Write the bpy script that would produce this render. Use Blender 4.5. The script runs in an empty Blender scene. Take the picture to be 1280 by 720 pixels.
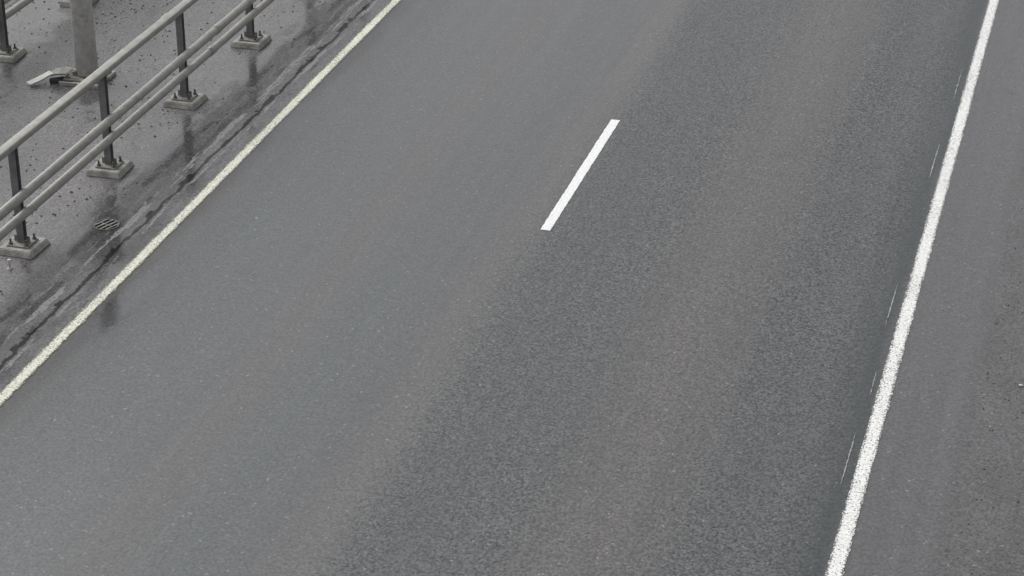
import bpy, bmesh, math, random
from mathutils import Vector, Matrix, noise as mnoise
random.seed(7)
scene = bpy.context.scene
COL = scene.collection

# ------------------------------------------------------------------ helpers
def link(o): COL.objects.link(o); return o
def mesh_obj(name, verts, faces, mat=None, smooth=False):
    me = bpy.data.meshes.new(name); me.from_pydata(verts, [], faces); me.update()
    if mat: me.materials.append(mat)
    if smooth:
        for p in me.polygons: p.use_smooth = True
    return link(bpy.data.objects.new(name, me))
def bm_obj(name, bm, mat=None, smooth=False):
    me = bpy.data.meshes.new(name); bm.to_mesh(me); bm.free()
    if mat: me.materials.append(mat)
    if smooth:
        for p in me.polygons: p.use_smooth = True
    return link(bpy.data.objects.new(name, me))
def empty(name, loc):
    e = bpy.data.objects.new(name, None); e.location = loc; e.empty_display_size = .3
    return link(e)
def child(o, p, loc=None):
    o.parent = p
    if loc is not None: o.location = loc
    return o
def add_box(bm, c, s, bevel=0.0, rot=None):
    r = bmesh.ops.create_cube(bm, size=1.0)
    vs = r['verts']
    bmesh.ops.scale(bm, vec=s, verts=vs)
    if bevel > 0:
        es = list({e for v in vs for e in v.link_edges})
        rb = bmesh.ops.bevel(bm, geom=es, offset=bevel, segments=2, affect='EDGES', profile=.6)
        vs = list({v for f in rb['faces'] for v in f.verts} | {v for v in vs if v.is_valid})
    if rot is not None: bmesh.ops.rotate(bm, cent=(0,0,0), matrix=rot, verts=vs)
    bmesh.ops.translate(bm, vec=c, verts=vs)
def add_cyl(bm, c, r1, r2, h, seg=24, rot=None):
    r = bmesh.ops.create_cone(bm, cap_ends=True, segments=seg, radius1=r1, radius2=r2, depth=h)
    if rot is not None: bmesh.ops.rotate(bm, cent=(0,0,0), matrix=rot, verts=r['verts'])
    bmesh.ops.translate(bm, vec=c, verts=r['verts'])

class N:
    def __init__(s, name):
        s.m = bpy.data.materials.new(name); s.m.use_nodes = True
        s.t = s.m.node_tree; s.b = s.t.nodes['Principled BSDF']
        s.co = s.t.nodes.new('ShaderNodeNewGeometry').outputs['Position']
        sp = s.t.nodes.new('ShaderNodeSeparateXYZ'); s.L(s.co, sp.inputs[0])
        s.x, s.y, s.z = sp.outputs
    def L(s, a, b): s.t.links.new(a, b)
    def put(s, v, i):
        if isinstance(v, (int, float)): i.default_value = v
        elif isinstance(v, (tuple, list)): i.default_value = (*v, 1) if len(v) == 3 and len(i.default_value) == 4 else v
        else: s.L(v, i)
    def M(s, op, a, b=0.0, c=0.0, clamp=False):
        n = s.t.nodes.new('ShaderNodeMath'); n.operation = op; n.use_clamp = clamp
        s.put(a, n.inputs[0]); s.put(b, n.inputs[1]); s.put(c, n.inputs[2]); return n.outputs[0]
    def vec(s, x, y, z):
        n = s.t.nodes.new('ShaderNodeCombineXYZ')
        s.put(x, n.inputs[0]); s.put(y, n.inputs[1]); s.put(z, n.inputs[2]); return n.outputs[0]
    def scl(s, v3, off=(0,0,0)):
        n = s.t.nodes.new('ShaderNodeMapping'); n.inputs['Scale'].default_value = v3
        n.inputs['Location'].default_value = off; s.L(s.co, n.inputs[0]); return n.outputs[0]
    def noise(s, v, scale=1, detail=2, rough=.5):
        n = s.t.nodes.new('ShaderNodeTexNoise'); s.L(v, n.inputs['Vector'])
        n.inputs['Scale'].default_value = scale; n.inputs['Detail'].default_value = detail
        n.inputs['Roughness'].default_value = rough; return n.outputs['Fac']
    def voro(s, v, scale):
        n = s.t.nodes.new('ShaderNodeTexVoronoi'); s.L(v, n.inputs['Vector']); n.voronoi_dimensions = '2D'
        n.inputs['Scale'].default_value = scale
        sp = s.t.nodes.new('ShaderNodeSeparateColor'); s.L(n.outputs['Color'], sp.inputs[0])
        return n.outputs['Distance'], sp.outputs
    def mr(s, v, a, b, c=0., d=1., smooth=True):
        n = s.t.nodes.new('ShaderNodeMapRange'); n.interpolation_type = 'SMOOTHSTEP' if smooth else 'LINEAR'
        s.put(v, n.inputs['Value']); n.inputs['From Min'].default_value = a; n.inputs['From Max'].default_value = b
        n.inputs['To Min'].default_value = c; n.inputs['To Max'].default_value = d; return n.outputs[0]
    def band(s, v, c, hw, soft):
        d = s.M('ABSOLUTE', s.M('SUBTRACT', v, c)); return s.mr(d, hw, hw + soft, 1, 0)
    def ramp(s, v, stops, lo, hi, gain=1.0):
        n = s.t.nodes.new('ShaderNodeValToRGB'); cr = n.color_ramp; cr.interpolation = 'EASE'
        fac = s.mr(v, lo, hi, smooth=False); s.L(fac, n.inputs[0])
        while len(cr.elements) > 1: cr.elements.remove(cr.elements[-1])
        for i, (p, c) in enumerate(stops):
            q = (p - lo) / (hi - lo)
            e = cr.elements[0] if i == 0 else cr.elements.new(q)
            e.position = q
            e.color = (c, c, c, 1) if isinstance(c, (int, float)) else (*[k * gain for k in c], 1)
        return n.outputs[0]
    def mix(s, f, a, b, mode='MIX'):
        n = s.t.nodes.new('ShaderNodeMix'); n.data_type = 'RGBA'; n.blend_type = mode
        s.put(f, n.inputs[0]); s.put(a, n.inputs[6]); s.put(b, n.inputs[7]); return n.outputs[2]
    def mul(s, col, v):
        n = s.t.nodes.new('ShaderNodeVectorMath'); n.operation = 'SCALE'
        s.put(col, n.inputs[0]); s.put(v, n.inputs['Scale']); return n.outputs[0]
    def bump(s, h, strength, dist):
        n = s.t.nodes.new('ShaderNodeBump'); s.put(strength, n.inputs['Strength'])
        n.inputs['Distance'].default_value = dist; s.L(h, n.inputs['Height']); s.L(n.outputs[0], s.b.inputs['Normal'])
    def out(s, col=None, rough=None, metal=None, spec=None):
        if col is not None: s.put(col, s.b.inputs['Base Color'])
        if rough is not None: s.put(rough, s.b.inputs['Roughness'])
        if metal is not None: s.put(metal, s.b.inputs['Metallic'])
        if spec is not None: s.put(spec, s.b.inputs['Specular IOR Level'])
        return s.m

# ------------------------------------------------------------------ materials
def grain(n, coarse):
    """aggregate texture factor (around 1) and height; coarse 0..1 (may be a socket)"""
    d, c = n.voro(n.co, 58)                       # individual chippings, about 16 mm
    b = n.noise(n.scl((1, .8, 1)), 38, 1, .5)     # clumps and pits, about 30 mm
    b2 = n.noise(n.scl((1.2, .7, 1), (4, 4, 0)), 15, 3, .7)
    amp = n.M('MULTIPLY_ADD', coarse, .64, .38)
    stone = n.M('MULTIPLY_ADD', n.M('SUBTRACT', c[0], .5), amp, 1.0)
    pit = n.M('MULTIPLY', n.mr(b, .36, .47, 1, 0), n.M('MULTIPLY_ADD', coarse, .38, .06))
    pit = n.M('ADD', pit, n.M('MULTIPLY', n.mr(b2, .36, .44, 1, 0), n.M('MULTIPLY', coarse, .40)))
    g = n.M('MULTIPLY', stone, n.M('SUBTRACT', n.M('MULTIPLY_ADD', coarse, .10, 1.03), pit))
    g = n.M('MULTIPLY', g, n.mr(b, .3, .7, .88, 1.12, False))
    rare = n.M('MULTIPLY', n.mr(c[1], .987, .990), n.mr(c[2], 0, 1, .15, 1.4, False))
    g = n.M('ADD', n.M('MAXIMUM', g, .15), rare)
    return g, b

def road_material():
    n = N('wet_worn_asphalt')
    wob = n.noise(n.vec(0.0, n.M('MULTIPLY', n.y, .35), 0.0), 1, 2, .5)
    blot = n.noise(n.scl((1.6, .35, 1)), 1, 4, .6)
    xw = n.M('ADD', n.x, n.M('MULTIPLY', n.M('SUBTRACT', wob, .5), .20))
    xw = n.M('ADD', xw, n.M('MULTIPLY', n.M('SUBTRACT', blot, .5), .22))
    G = (.065, .070, .071); W = (.079, .077, .077)
    D = (.057, .060, .061)
    stops = [(-9.3, (.060,.060,.060)), (-8.85, (.046,.045,.045)), (-8.62, (.061,.063,.064)), (-8.1, G), (-7.6, (.068,.072,.073)),
             (-7.0, (.073,.072,.073)), (-6.4, (.067,.072,.072)), (-5.95, (.069,.071,.072)), (-5.76, (.073,.073,.074)), (-5.50, W),
             (-5.04, D), (-4.6, (.057,.060,.061)), (-4.2, (.061,.063,.064)), (-3.8, (.069,.068,.068)), (-3.42, (.077,.073,.073)), (-3.0, (.069,.068,.068)),
             (-2.55, D), (-2.1, (.060,.063,.064)), (-1.90, (.049,.052,.053)), (-1.66, (.035,.039,.040)), (-1.52, (.074,.071,.073)), (-.95, (.079,.076,.078)), (-.8, (.075,.072,.073))]
    col = n.ramp(xw, stops, -9.3, -.8, 1.14)
    cs = [(-9.3, .25), (-8.6, .10), (-7, .02), (-5.7, .04), (-5.55, .10), (-4.98, .85), (-4.2, .85), (-3.6, .42), (-3.2, .42), (-2.6, .95), (-1.9, .8), (-1.7, .3), (-1.52, .05), (-.8, .05)]
    coarse = n.ramp(xw, cs, -9.3, -.8)
    coarse = n.M('MULTIPLY', coarse, n.mr(blot, .3, .7, .65, 1.2, False))
    g, h = grain(n, coarse)
    streak = n.noise(n.scl((9, .25, 1)), 1, 3, .6)
    f = n.M('MULTIPLY', g, n.mr(blot, .25, .75, .94, 1.06, False))
    f = n.M('MULTIPLY', f, n.mr(streak, .25, .75, .93, 1.07, False))
    # smooth seepage film just inside the edge line
    dx = n.M('DIVIDE', n.M('SUBTRACT', n.x, -8.68), .20); dy = n.M('DIVIDE', n.M('SUBTRACT', n.y, 16.95), .85)
    dd = n.M('SQRT', n.M('ADD', n.M('MULTIPLY', dx, dx), n.M('MULTIPLY', dy, dy)))
    pn = n.noise(n.scl((12, 7, 1)), 1, 3, .6)
    dd = n.M('ADD', dd, n.M('MULTIPLY', n.M('SUBTRACT', pn, .5), 1.0))
    pud = n.mr(dd, .5, 1.3, 1, 0)
    wetedge = n.M('MULTIPLY', n.mr(n.x, -8.85, -8.3, 1, 0), n.mr(blot, .42, .62))
    wet = n.M('MAXIMUM', pud, n.M('MULTIPLY', wetedge, .5))
    f = n.M('MULTIPLY', f, n.mr(wet, 0, 1, 1, .90, False))
    col = n.mul(col, f)
    r = n.M('ADD', n.M('MULTIPLY', coarse, .14), n.mr(blot, .3, .7, .38, .46))
    r = n.M('MULTIPLY', r, n.mr(wet, 0, 1, 1, .22, False))
    n.bump(h, n.M('MULTIPLY', n.M('MULTIPLY_ADD', coarse, .45, .18), n.mr(wet, 0, 1, 1, .06, False)), .008)
    return n.out(col, r, spec=.5)

def median_material():
    n = N('wet_dirty_median_asphalt')
    wob = n.noise(n.scl((.9, .9, 1)), 1, 3, .6)
    wobf = n.noise(n.scl((18, 5, 1)), 1, 3, .65)
    xw = n.M('ADD', n.x, n.M('MULTIPLY', n.M('SUBTRACT', wob, .5), .16))
    xw = n.M('ADD', xw, n.M('MULTIPLY', n.M('SUBTRACT', wobf, .5), .09))
    g, h = grain(n, .40)
    stops = [(-13.7, (.074,.073,.073)), (-12.4, (.078,.076,.076)), (-11.3, (.086,.083,.083)), (-10.4, (.090,.086,.087)),
             (-9.8, (.084,.080,.081)), (-9.42, (.078,.075,.076)), (-9.2, (.086,.083,.084)), (-9.05, (.088,.086,.086)), (-8.9, (.060,.058,.058))]
    col = n.ramp(xw, stops, -13.7, -8.9, 1.18)
    blot = n.noise(n.scl((1.1, .8, 1), (3, 1, 0)), 1, 5, .65)
    f = n.M('MULTIPLY', g, n.mr(blot, .3, .7, .78, 1.20, False))
    sp = n.noise(n.scl((1, 1, 1), (5, 2, 0)), 11, 4, .75)
    f = n.M('MULTIPLY', f, n.mr(sp, .60, .66, 1, .5))
    # wetness
    wn = n.noise(n.scl((3.2, .9, 1), (0, 4, 0)), 1, 4, .65)
    zone = n.band(n.x, -9.45, .28, .6)
    wet = n.M('MULTIPLY', zone, n.mr(wn, .42, .54))
    wet2 = n.M('MULTIPLY', n.mr(blot, .52, .43), .7)
    wet = n.M('MAXIMUM', wet, wet2)
    # open seam, broken along its length
    def sm(c, hw, off, a, b, sy):
        br = n.noise(n.scl((0, sy, 0), (0, off, 0)), 1, 3, .7)
        return n.M('MULTIPLY', n.band(xw, c, hw, .010), n.mr(br, a, b))
    seam = sm(-9.225, .015, 9, .28, .34, .7)
    for q in ((-9.255, .022, 3, .53, .56, 1.6),):
        seam = n.M('MAXIMUM', seam, sm(*q))
    f = n.M('MULTIPLY', f, n.mr(wet, 0, 1, 1, .76, False))
    col = n.mul(col, f)
    # worn pale paint remnants either side of the seam
    def rem(c, hw, off, a, b, k, sy=1.0):
        pn = n.noise(n.scl((13, sy, 1), off), 1, 4, .7)
        return n.M('MULTIPLY', n.M('MULTIPLY', n.band(xw, c, hw, .012), n.mr(pn, a, b)), k)
    pp = rem(-9.36, .028, (2, 2, 0), .48, .51, 1.0)
    for r_ in ((-9.165, .016, (7, 5, 0), .51, .54, .8), (-9.52, .04, (1, 8, 0), .55, .59, .5), (-9.75, .05, (4, 21, 0), .58, .62, .4), (-10.35, .06, (9, 3, 0), .58, .62, .4)):
        pp = n.M('MAXIMUM', pp, rem(*r_))
    pp = n.M('MULTIPLY', pp, n.mr(h, .36, .50, .45, 1))
    pp = n.M('MULTIPLY', pp, n.M('SUBTRACT', 1.0, seam))
    col = n.mix(n.M('MULTIPLY', pp, .85), col, (.25, .245, .235))
    col = n.mix(n.M('MULTIPLY', seam, .95), col, (.016, .015, .015))
    r = n.M('MULTIPLY', .52, n.mr(wet, 0, 1, 1, .26, False))
    r = n.M('MAXIMUM', r, n.M('MULTIPLY', pp, .6))
    n.bump(h, n.mr(wet, 0, 1, .5, .06, False), .008)
    return n.out(col, r, spec=n.M('SUBTRACT', .5, n.M('MULTIPLY', seam, .38)))

def shoulder_material():
    n = N('rough_verge_asphalt')
    wobf = n.noise(n.scl((5, 5, 1)), 1, 4, .65)
    xw = n.M('ADD', n.x, n.M('MULTIPLY', n.M('SUBTRACT', wobf, .5), .20))
    g, h = grain(n, .26)
    col = n.ramp(xw, [(-.9, (.076,.073,.074)), (-.74, (.070,.067,.068)), (-.50, (.070,.067,.068)), (0.2, (.066,.064,.064)), (2, (.06,.056,.052))], -.9, 2.0, 1.12)
    blot = n.noise(n.scl((2.4, .8, 1)), 1, 5, .65)
    f = n.M('MULTIPLY', g, n.mr(blot, .3, .7, .80, 1.14, False))
    sp = n.noise(n.co, 18, 3, .75)
    f = n.M('MULTIPLY', f, n.mr(sp, .58, .66, 1, .66))
    n.bump(h, .3, .008)
    return n.out(n.mul(col, f), .44)

def ground_material():
    n = N('grass_and_gravel_ground')
    a = n.noise(n.co, .6, 5, .6); b = n.noise(n.co, 25, 4, .7)
    col = n.mix(n.mr(a, .4, .6), (.05, .065, .025), (.085, .078, .05))
    n.bump(b, .8, .03)
    return n.out(n.mul(col, n.mr(b, .3, .7, .6, 1.4)), .9)

def paint_material(name, c, wear, dirt, under=(.12, .12, .115), edge=None, k=.14):
    n = N(name)
    a = n.noise(n.co, 62, 2, .7); b = n.noise(n.scl((3, 1.2, 1)), 1, 4, .6)
    t = n.M('ADD', a, n.M('MULTIPLY', n.M('SUBTRACT', b, .5), .22))
    if edge:                                      # more worn towards the two long edges
        t = n.M('SUBTRACT', t, n.mr(n.M('ABSOLUTE', n.M('SUBTRACT', n.x, edge[0])), edge[1] * .45, edge[1], 0, k))
    m = n.mr(t, wear, wear + .06)
    c2 = n.mul(c, n.mr(n.noise(n.co, 40, 3, .7), .3, .7, 1 - dirt, 1 + dirt * .4, False))
    col = n.mix(m, under, c2)
    n.bump(a, .6, .004)
    return n.out(col, .6)

def steel_material(name, c, rough, rust=0.0, streak=.2, metal=0.0):
    n = N(name)
    a = n.noise(n.co, 9, 4, .65); b = n.noise(n.co, 70, 2, .6)
    col = n.mul(c, n.M('MULTIPLY', n.mr(a, .3, .7, 1 - streak, 1 + streak, False), n.mr(b, .3, .7, .90, 1.10, False)))
    if rust: col = n.mix(n.M('MULTIPLY', n.mr(n.noise(n.co, 16, 3, .7), .56, .68), rust), col, (.09, .055, .035))
    n.bump(b, .15, .002)
    return n.out(col, n.mr(a, .3, .7, rough - .08, rough + .1), metal)

def concrete_material(name='damp_cast_concrete', c=(.28, .275, .25)):
    n = N(name)
    a = n.noise(n.co, 9, 4, .65); b = n.noise(n.co, 80, 2, .6)
    col = n.mul(c, n.M('MULTIPLY', n.mr(a, .3, .7, .5, 1.25, False), n.mr(b, .3, .7, .8, 1.2, False)))
    n.bump(b, .4, .004)
    return n.out(col, .7)

M_road, M_med, M_sh, M_gr = road_material(), median_material(), shoulder_material(), ground_material()
M_pw = paint_material('speckled_white_road_paint', (.70, .70, .68), .37, .28, edge=(-1.545, .066), k=.16)
M_tr = paint_material('faded_paint_trace', (.34, .34, .33), .44, .3)
M_pc = paint_material('cream_road_paint', (.70, .70, .58), .385, .34, edge=(-8.925, .062), k=.22)
M_pd = paint_material('fresh_white_road_paint', (.72, .72, .715), .28, .18)
M_rail = steel_material('weathered_galvanised_steel', (.26, .257, .232), .5, .2, .22)
M_post = steel_material('dark_grey_steel', (.135, .136, .138), .5, .25, .25)
M_plate = steel_material('rusty_base_steel', (.18, .175, .16), .6, .5, .3)
M_bolt = steel_material('zinc_bolt_steel', (.10, .095, .088), .45, .3, .2, .1)
M_pole = steel_material('grey_pole_coating', (.62, .61, .585), .75, .2, .22)
M_pale = steel_material('pale_bent_sheet_metal', (.38, .375, .34), .5, .2, .25)
M_dull = steel_material('dull_bent_sheet_metal', (.16, .155, .14), .5, .3, .35)
M_conc = concrete_material()
M_dc = concrete_material('dark_damp_concrete', (.15, .145, .135))
M_grate = steel_material('cast_iron_grate', (.03, .028, .027), .6, .3, .3)

# ------------------------------------------------------------------ setting
def sheet(name, x0, x1, y0, y1, z, mat):
    o = mesh_obj(name, [(x0, y0, z), (x1, y0, z), (x1, y1, z), (x0, y1, z)], [(0, 1, 2, 3)], mat)
    o["kind"] = "structure"; return o
def ragged(name, x0, x1, z, mat, j0, j1):
    """asphalt sheet whose long edges wander a little; the verge edge is feathered down"""
    ys = [-120, -20] + [i * .12 for i in range(60, 420)] + [120, 400]
    vs = []
    for y in ys:
        a = x0 + j0 * mnoise.noise((3.1, y * 1.6, 0)) + j0 * .5 * mnoise.noise((8.1, y * 7, 0))
        b = x1 + j1 * mnoise.noise((5.7, y * 1.3, 0)) + j1 * .5 * mnoise.noise((1.1, y * 7, 0))
        vs += [(a, y, z), (b, y, z), (b + .05, y, z - .006)]
    fs = []
    for i in range(len(ys) - 1):
        fs += [(3*i, 3*i+1, 3*i+4, 3*i+3), (3*i+1, 3*i+2, 3*i+5, 3*i+4)]
    o = mesh_obj(name, vs, fs, mat, True)
    o["kind"] = "structure"; return o
sheet('ground', -1500, 1500, -1500, 1500, -.012, M_gr)
sheet('median_pavement', -13.62, -8.85, -120, 400, -.004, M_med)
ragged('road', -8.965, -.82, 0, M_road, .012, .035)
n_op = N('plain_wet_asphalt'); g, h = grain(n_op, .4); n_op.bump(h, .5, .006)
M_op = n_op.out(n_op.mul((.068, .070, .070), g), .5)
sheet('opposite_road', -22.0, -13.6, -120, 400, 0, M_op)
sheet('verge_pavement', -.95, 1.9, -120, 400, -.004, M_sh)

def line(name, xc, w, y0, y1, mat, jit=.006, step=.03, z=.004, taper=False):
    vs, fs = [], []; n = max(2, int((y1 - y0) / step)); sd = random.random() * 50
    for i in range(n + 1):
        y = y0 + (y1 - y0) * i / n
        a = xc - w / 2 + mnoise.noise((sd, y * 14, 0)) * jit * 1.6 + random.uniform(-jit, jit) * .6
        b = xc + w / 2 + mnoise.noise((sd + 9, y * 14, 0)) * jit * 1.6 + random.uniform(-jit, jit) * .6
        if taper:
            k = min(1, i / (n * .25), (n - i) / (n * .25)); m = (a + b) / 2
            a = m + (a - m) * k; b = m + (b - m) * k
        vs += [(a, y, z), (b, y, z)]
    for i in range(n): fs.append((2*i, 2*i+1, 2*i+3, 2*i+2))
    o = mesh_obj(name, vs, fs, mat); o["kind"] = "structure"; return o
line('road_edge_marking', -1.545, .130, 6, 60, M_pw, .007)
line('median_edge_marking', -8.925, .124, 6, 60, M_pc, .012)
line('lane_marking', -5.272, .103, 19.60, 22.61, M_pd, .003)
for k in (7.6, 31.6, 43.6): line('lane_marking', -5.272, .103, k, k + 3, M_pd, .003)
for a, b, x in ((18.44, 19.4, -1.706), (15.54, 16.5, -1.69), (21.9, 23.0, -1.70), (24.2, 25.3, -1.69), (17.1, 17.6, -1.665)):
    line('old_marking_trace', x, .010, a, b, M_tr, .004, taper=True)
line('opposite_edge_marking', -13.95, .13, 6, 60, M_pw, .006)

# ------------------------------------------------------------------ railings
RAILS = ((.612, .096), (.415, .088))
def rail_mesh(length, kind, w, h):
    bm = bmesh.new()
    if kind == 'box': add_box(bm, (0, 0, 0), (w, length, h), min(w, h) * .28)
    else: add_cyl(bm, (0, 0, 0), w / 2, w / 2, length, 24, Matrix.Rotation(math.pi/2, 3, 'X'))
    return bm
def build_railing(x, ys, side, label):
    """side=+1: rails carried on the +x face of the posts"""
    y0, y1 = ys[0] - .9, ys[-1] + .9; L = y1 - y0; ym = (y0 + y1) / 2
    root = empty('bridge_railing', (x, ym, 0))
    root["label"] = label; root["category"] = "railing"; root["group"] = "railings along the median"
    bm = rail_mesh(L, 'box', .108, .066)
    for yy in [y0 + 4.6 + 6 * i for i in range(int(L / 6))]:
        add_box(bm, (0, yy - ym, 0), (.116, .16, .074), .01)
    child(bm_obj('top_rail', bm, M_rail, True), root, (0, 0, 1.115))
    for hh, dd in RAILS:
        bm = rail_mesh(L, 'cyl', dd, dd)
        for yy in [y0 + 5.1 + 6 * i + hh for i in range(int(L / 6))]:
            add_cyl(bm, (0, yy - ym, 0), dd/2 + .006, dd/2 + .006, .14, 24, Matrix.Rotation(math.pi/2, 3, 'X'))
        child(bm_obj('lower_rail', bm, M_rail, True), root, (side * .088, 0, hh))
    subs = []
    bm = bmesh.new()
    add_box(bm, (0, -.032, .58), (.075, .008, 1.01), .001)
    add_box(bm, (0, .032, .58), (.075, .008, 1.01), .001)
    add_box(bm, (0, 0, .58), (.008, .058, 1.01))
    post = bm_obj('post', bm, M_post)
    bm = bmesh.new(); add_box(bm, (0, 0, 0), (.23, .23, .018), .003)
    add_box(bm, (.055, 0, .040), (.06, .008, .07)); add_box(bm, (-.055, 0, .040), (.06, .008, .07))
    subs.append((bm_obj('base_plate', bm, M_plate), (0, 0, .069)))
    bm = bmesh.new()
    add_cyl(bm, (0, 0, .012), .021, .021, .022, 6); add_cyl(bm, (0, 0, .032), .011, .011, .065, 10)
    bolt = bm_obj('anchor_bolt', bm, M_bolt)
    for i, (a, b) in enumerate(((-1, -1), (-1, 1), (1, -1), (1, 1))):
        q = bolt if i == 0 else link(bolt.copy())
        subs.append((q, (a * .085, b * .085, .076)))
    bm = bmesh.new()
    bmesh.ops.create_cube(bm, size=1)
    for v in bm.verts:
        k = 1.0 if v.co.z < 0 else .88
        v.co = Vector((v.co.x * .40 * k, v.co.y * .40 * k, v.co.z * .066))
    bmesh.ops.bevel(bm, geom=list(bm.edges), offset=.008, segments=2, affect='EDGES')
    subs.append((bm_obj('concrete_footing', bm, M_conc), (0, 0, .027)))
    bm = bmesh.new(); add_box(bm, (0, 0, 0), (.03, .05, .07), .003)
    bk = bm_obj('rail_bracket', bm, M_post); subs.append((bk, (side * .043, 0, RAILS[0][0])))
    subs.append((link(bk.copy()), (side * .043, 0, RAILS[1][0])))
    for q, l in subs: child(q, post, l)
    child(post, root, (0, ys[0] - ym, 0))
    for y in ys[1:]:
        p = post.copy(); link(p); p.parent = root; p.location = (0, y - ym, 0)
        tw = math.radians(random.uniform(-5, 5))
        for q, l in subs:
            c = q.copy(); link(c); c.parent = p; c.location = l
            if q.name.startswith('concrete_footing'): c.rotation_euler = (0, 0, tw)
    return root
build_railing(-10.13, [11.77 + 2.0 * i for i in range(10)], 1,
              "grey galvanised steel railing with dark posts on concrete footings")
build_railing(-12.80, [14.54 + 2.0 * i for i in range(9)], -1,
              "second steel railing on far side of the median strip")

# ------------------------------------------------------------------ lamp post
px, py = -11.52, 22.12
lp = empty('lamp_post', (px, py, 0))
lp["label"] = "thick grey steel pole bolted to a base on the median"; lp["category"] = "lamp post"
bm = bmesh.new(); add_cyl(bm, (0, 0, 5.08), .130, .085, 10.0, 40)
child(bm_obj('shaft', bm, M_pole, True), lp, (0, 0, 0))
bm = bmesh.new(); add_box(bm, (0, 0, .052), (.42, .42, .025), .004)
for a in range(4):
    R = Matrix.Rotation(a * math.pi / 2 + math.pi/4, 3, 'Z')
    add_box(bm, R @ Vector((.155, 0, .095)), (.05, .012, .065), 0, R)
fl = child(bm_obj('base_flange', bm, M_plate), lp, (0, 0, 0))
bm = bmesh.new(); add_cyl(bm, (0, 0, 0), .024, .024, .024, 6); add_cyl(bm, (0, 0, .02), .013, .013, .05, 10)
bo = bm_obj('anchor_bolt', bm, M_bolt)
for i, (a, b) in enumerate(((-1, -1), (-1, 1), (1, -1), (1, 1))):
    q = bo if i == 0 else link(bo.copy()); child(q, fl, (a * .165, b * .165, .075))
bm = bmesh.new(); add_box(bm, (0, 0, .016), (.50, .50, .046), .008)
child(bm_obj('concrete_footing', bm, M_conc), lp, (0, 0, 0))
bm = bmesh.new(); add_box(bm, (0, 0, 10.1), (3.0, .07, .07), .01)
child(bm_obj('arm', bm, M_pole), lp, (0, 0, 0))
for s in (-1, 1):
    bm = bmesh.new(); add_box(bm, (s * 1.75, 0, 10.1), (.7, .26, .10), .03)
    child(bm_obj('lamp_head', bm, M_pole), lp, (0, 0, 0))

# bent sheet metal bracket lying by the pole
def strip(name, pts, w, mat, th=.014):
    vs, fs = [], []
    for i, p in enumerate(pts):
        p = Vector(p); a = Vector(pts[max(0, i-1)]); b = Vector(pts[min(len(pts)-1, i+1)])
        d = (b - a); d.z = 0; d.normalize(); s = Vector((-d.y, d.x, 0)) * (w[i] / 2)
        vs += [p - s, p + s, p + s + Vector((0, 0, th)), p - s + Vector((0, 0, th))]
    for i in range(len(pts) - 1):
        k = 4 * i
        for j in range(4): fs.append((k + j, k + (j + 1) % 4, k + 4 + (j + 1) % 4, k + 4 + j))
    fs += [(3, 2, 1, 0), (4*len(pts)-4, 4*len(pts)-3, 4*len(pts)-2, 4*len(pts)-1)]
    return mesh_obj(name, [tuple(v) for v in vs], fs, mat)
bk = empty('metal_bracket', (-11.78, 21.95, 0)); bk.scale = (1.25, 1.25, 1.25)
bk["label"] = "bent metal bracket with pale end lying beside the pole"; bk["category"] = "bracket"
a = strip('bracket_arm', [(-.10, .02, .065), (-.02, .05, .085), (.06, .06, .08), (.13, .04, .05), (.20, .03, .04)], [.12, .17, .15, .12, .10], M_dull)
child(a, bk, (0, 0, 0))
a = strip('web_plate', [(-.10, -.03, .003), (.0, .0, .008), (.14, -.01, .006)], [.04, .10, .08], M_grate, .03)
child(a, bk, (0, 0, 0))
a = strip('pale_end_plate', [(-.25, -.17, .012), (-.19, -.09, .030), (-.105, .022, .070)], [.08, .09, .08], M_pale)
child(a, bk, (0, 0, 0))
a = strip('clamp', [(-.12, .13, .055), (-.02, .16, .07), (.08, .15, .065)], [.03, .035, .03], M_pale)
child(a, bk, (0, 0, 0))

# ------------------------------------------------------------------ drain grate
dg = empty('drain_grate', (-9.575, 18.50, .002))
dg["label"] = "small round cast iron drain grate set in the asphalt"; dg["category"] = "drain"
bm = bmesh.new()
seg = 32
def ring(bm, r0, r1, z0, z1):
    c = []
    for i in range(seg):
        t = 2 * math.pi * i / seg
        c.append([bm.verts.new((r * math.cos(t), r * math.sin(t), z)) for r, z in ((r0, z0), (r0, z1), (r1, z1), (r1, z0))])
    for i in range(seg):
        A, B = c[i], c[(i+1) % seg]
        for j in range(3): bm.faces.new((A[j], B[j], B[j+1], A[j+1]))
ring(bm, .119, .134, -.005, .004)
child(bm_obj('frame', bm, M_dc), dg, (0, 0, 0))
Rg = Matrix.Rotation(math.radians(68), 3, 'Z')
bm = bmesh.new()
for i in (-1.5, -.5, .5, 1.5):
    y = i * .056; hl = math.sqrt(max(.0, .120**2 - y*y))
    add_box(bm, Rg @ Vector((0, y, .0035)), (2 * hl, .020, .007), 0, Rg)
add_box(bm, (0, 0, .0026), (.008, .17, .004), 0, Rg)
child(bm_obj('grate_bars', bm, M_conc), dg, (0, 0, 0))
bm = bmesh.new(); add_cyl(bm, (0, 0, -.0015), .120, .120, .002, 32)
nb = N('black_drain_hole'); nb.out((.003, .003, .003), 1.0, spec=.0)
child(bm_obj('drain_hole', bm, nb.m), dg, (0, 0, 0))

st = empty('marker_peg', (-10.05, 17.33, 0))
st["label"] = "tiny pale metal peg standing in the asphalt"; st["category"] = "peg"
bm = bmesh.new(); add_cyl(bm, (0, 0, .040), .010, .010, .09, 12); add_cyl(bm, (0, 0, .088), .016, .016, .014, 12)
child(bm_obj('pin', bm, M_pale), st, (0, 0, 0))
bm = bmesh.new(); add_cyl(bm, (0, 0, .002), .035, .028, .012, 16)
child(bm_obj('collar', bm, M_conc), st, (0, 0, 0))

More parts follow.
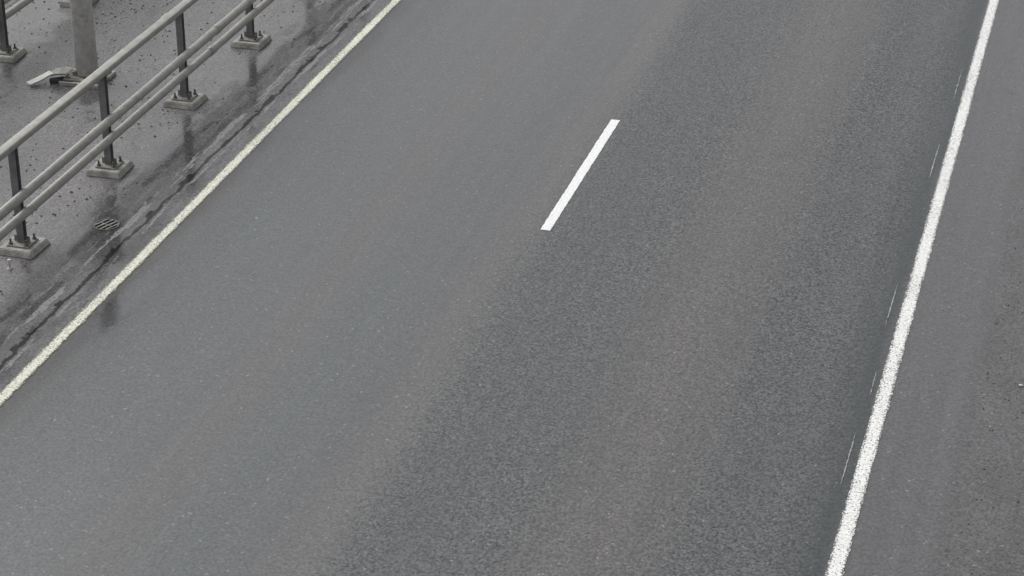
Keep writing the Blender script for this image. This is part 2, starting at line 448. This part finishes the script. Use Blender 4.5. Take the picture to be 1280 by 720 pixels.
def rock(vs, fs, c, r):
    b = len(vs); ph = random.random() * 6.28
    ring_ = 5
    for i in range(ring_):
        t = ph + 2 * math.pi * i / ring_; rr = r * random.uniform(.7, 1.2)
        vs.append((c[0] + rr * math.cos(t), c[1] + rr * math.sin(t), c[2] + r * random.uniform(.05, .25)))
    vs.append((c[0] + random.uniform(-.3, .3) * r, c[1] + random.uniform(-.3, .3) * r, c[2] + r * random.uniform(.6, 1.0)))
    vs.append((c[0], c[1], c[2] - r * .2))
    for i in range(ring_):
        fs.append((b + i, b + (i + 1) % ring_, b + ring_)); fs.append((b + (i + 1) % ring_, b + i, b + ring_ + 1))
def gravel(name, n, fx, y0, y1, mat, rmin, rmax):
    vs, fs = [], []
    cl = [(fx(), random.uniform(y0, y1), random.uniform(.1, .5)) for _ in range(max(6, n // 60))]
    for i in range(n):
        if random.random() < .6:
            c = random.choice(cl); x = random.gauss(c[0], c[2]); y = random.gauss(c[1], c[2] * 1.6)
        else: x, y = fx(), random.uniform(y0, y1)
        rock(vs, fs, (x, y, -.004), rmin + (rmax - rmin) * random.random() ** 3)
    o = mesh_obj(name, vs, fs, mat); o["kind"] = "stuff"
    return o
ns = N('dark_wet_grit'); c = ns.noise(ns.co, 40, 2, .5)
M_grit = ns.out(ns.mul((.035, .032, .030), ns.mr(c, .3, .7, .4, 1.8)), .6)
g = gravel('loose_gravel', 3400, lambda: random.uniform(-13.2, -9.9), 16, 32, M_grit, .004, .020)
g["label"] = "dark wet grit scattered over the median"; g["category"] = "gravel"
g = gravel('verge_grit', 2400, lambda: -.72 + abs(random.gauss(0, .6)), 12, 30, M_grit, .004, .013)
g["label"] = "fine dark grit along the road verge"; g["category"] = "gravel"
bm = bmesh.new(); bmesh.ops.create_icosphere(bm, subdivisions=2, radius=.020)
for v in bm.verts: v.co = Vector((v.co.x * 1.1, v.co.y * .8, v.co.z * .5)) * (1 + .18 * mnoise.noise(v.co * 60))
peb = bm_obj('stone', bm, M_pale); peb.location = (-.41, 17.67, .004)
peb["label"] = "single pale stone lying on the verge asphalt"; peb["category"] = "stone"

# ------------------------------------------------------------------ light
w = bpy.data.worlds.new("World"); scene.world = w; w.use_nodes = True
nt = w.node_tree; bg = nt.nodes['Background']
sky = nt.nodes.new('ShaderNodeTexSky'); sky.sky_type = 'NISHITA'; sky.sun_disc = False
EL, AZ = math.radians(45), math.radians(-72)
sky.sun_elevation = EL; sky.sun_rotation = AZ; sky.air_density = 1.2; sky.dust_density = 4.0; sky.ozone_density = 1
hs = nt.nodes.new('ShaderNodeHueSaturation'); hs.inputs['Saturation'].default_value = .16
nt.links.new(sky.outputs[0], hs.inputs['Color']); nt.links.new(hs.outputs[0], bg.inputs[0])
bg.inputs[1].default_value = .18
sd = bpy.data.lights.new('sun', 'SUN'); sd.energy = 1.5; sd.angle = math.radians(50); sd.color = (1, .99, .975)
so = link(bpy.data.objects.new('sun', sd))
d = Vector((math.sin(AZ) * math.cos(EL), math.cos(AZ) * math.cos(EL), math.sin(EL)))
so.rotation_euler = d.to_track_quat('Z', 'Y').to_euler()
scene.view_settings.view_transform = 'Standard'; scene.view_settings.look = 'None'; scene.view_settings.exposure = 0

# ------------------------------------------------------------------ camera
cd = bpy.data.cameras.new('camera'); cd.sensor_width = 36; cd.lens = 2785 / 1280 * 36
cd.clip_start = .1; cd.clip_end = 5000
cam = link(bpy.data.objects.new('camera', cd)); cam.location = (0, 0, 9.6)
cam.rotation_euler = (math.radians(90 - 26.8), 0, math.radians(16.0))
scene.camera = cam
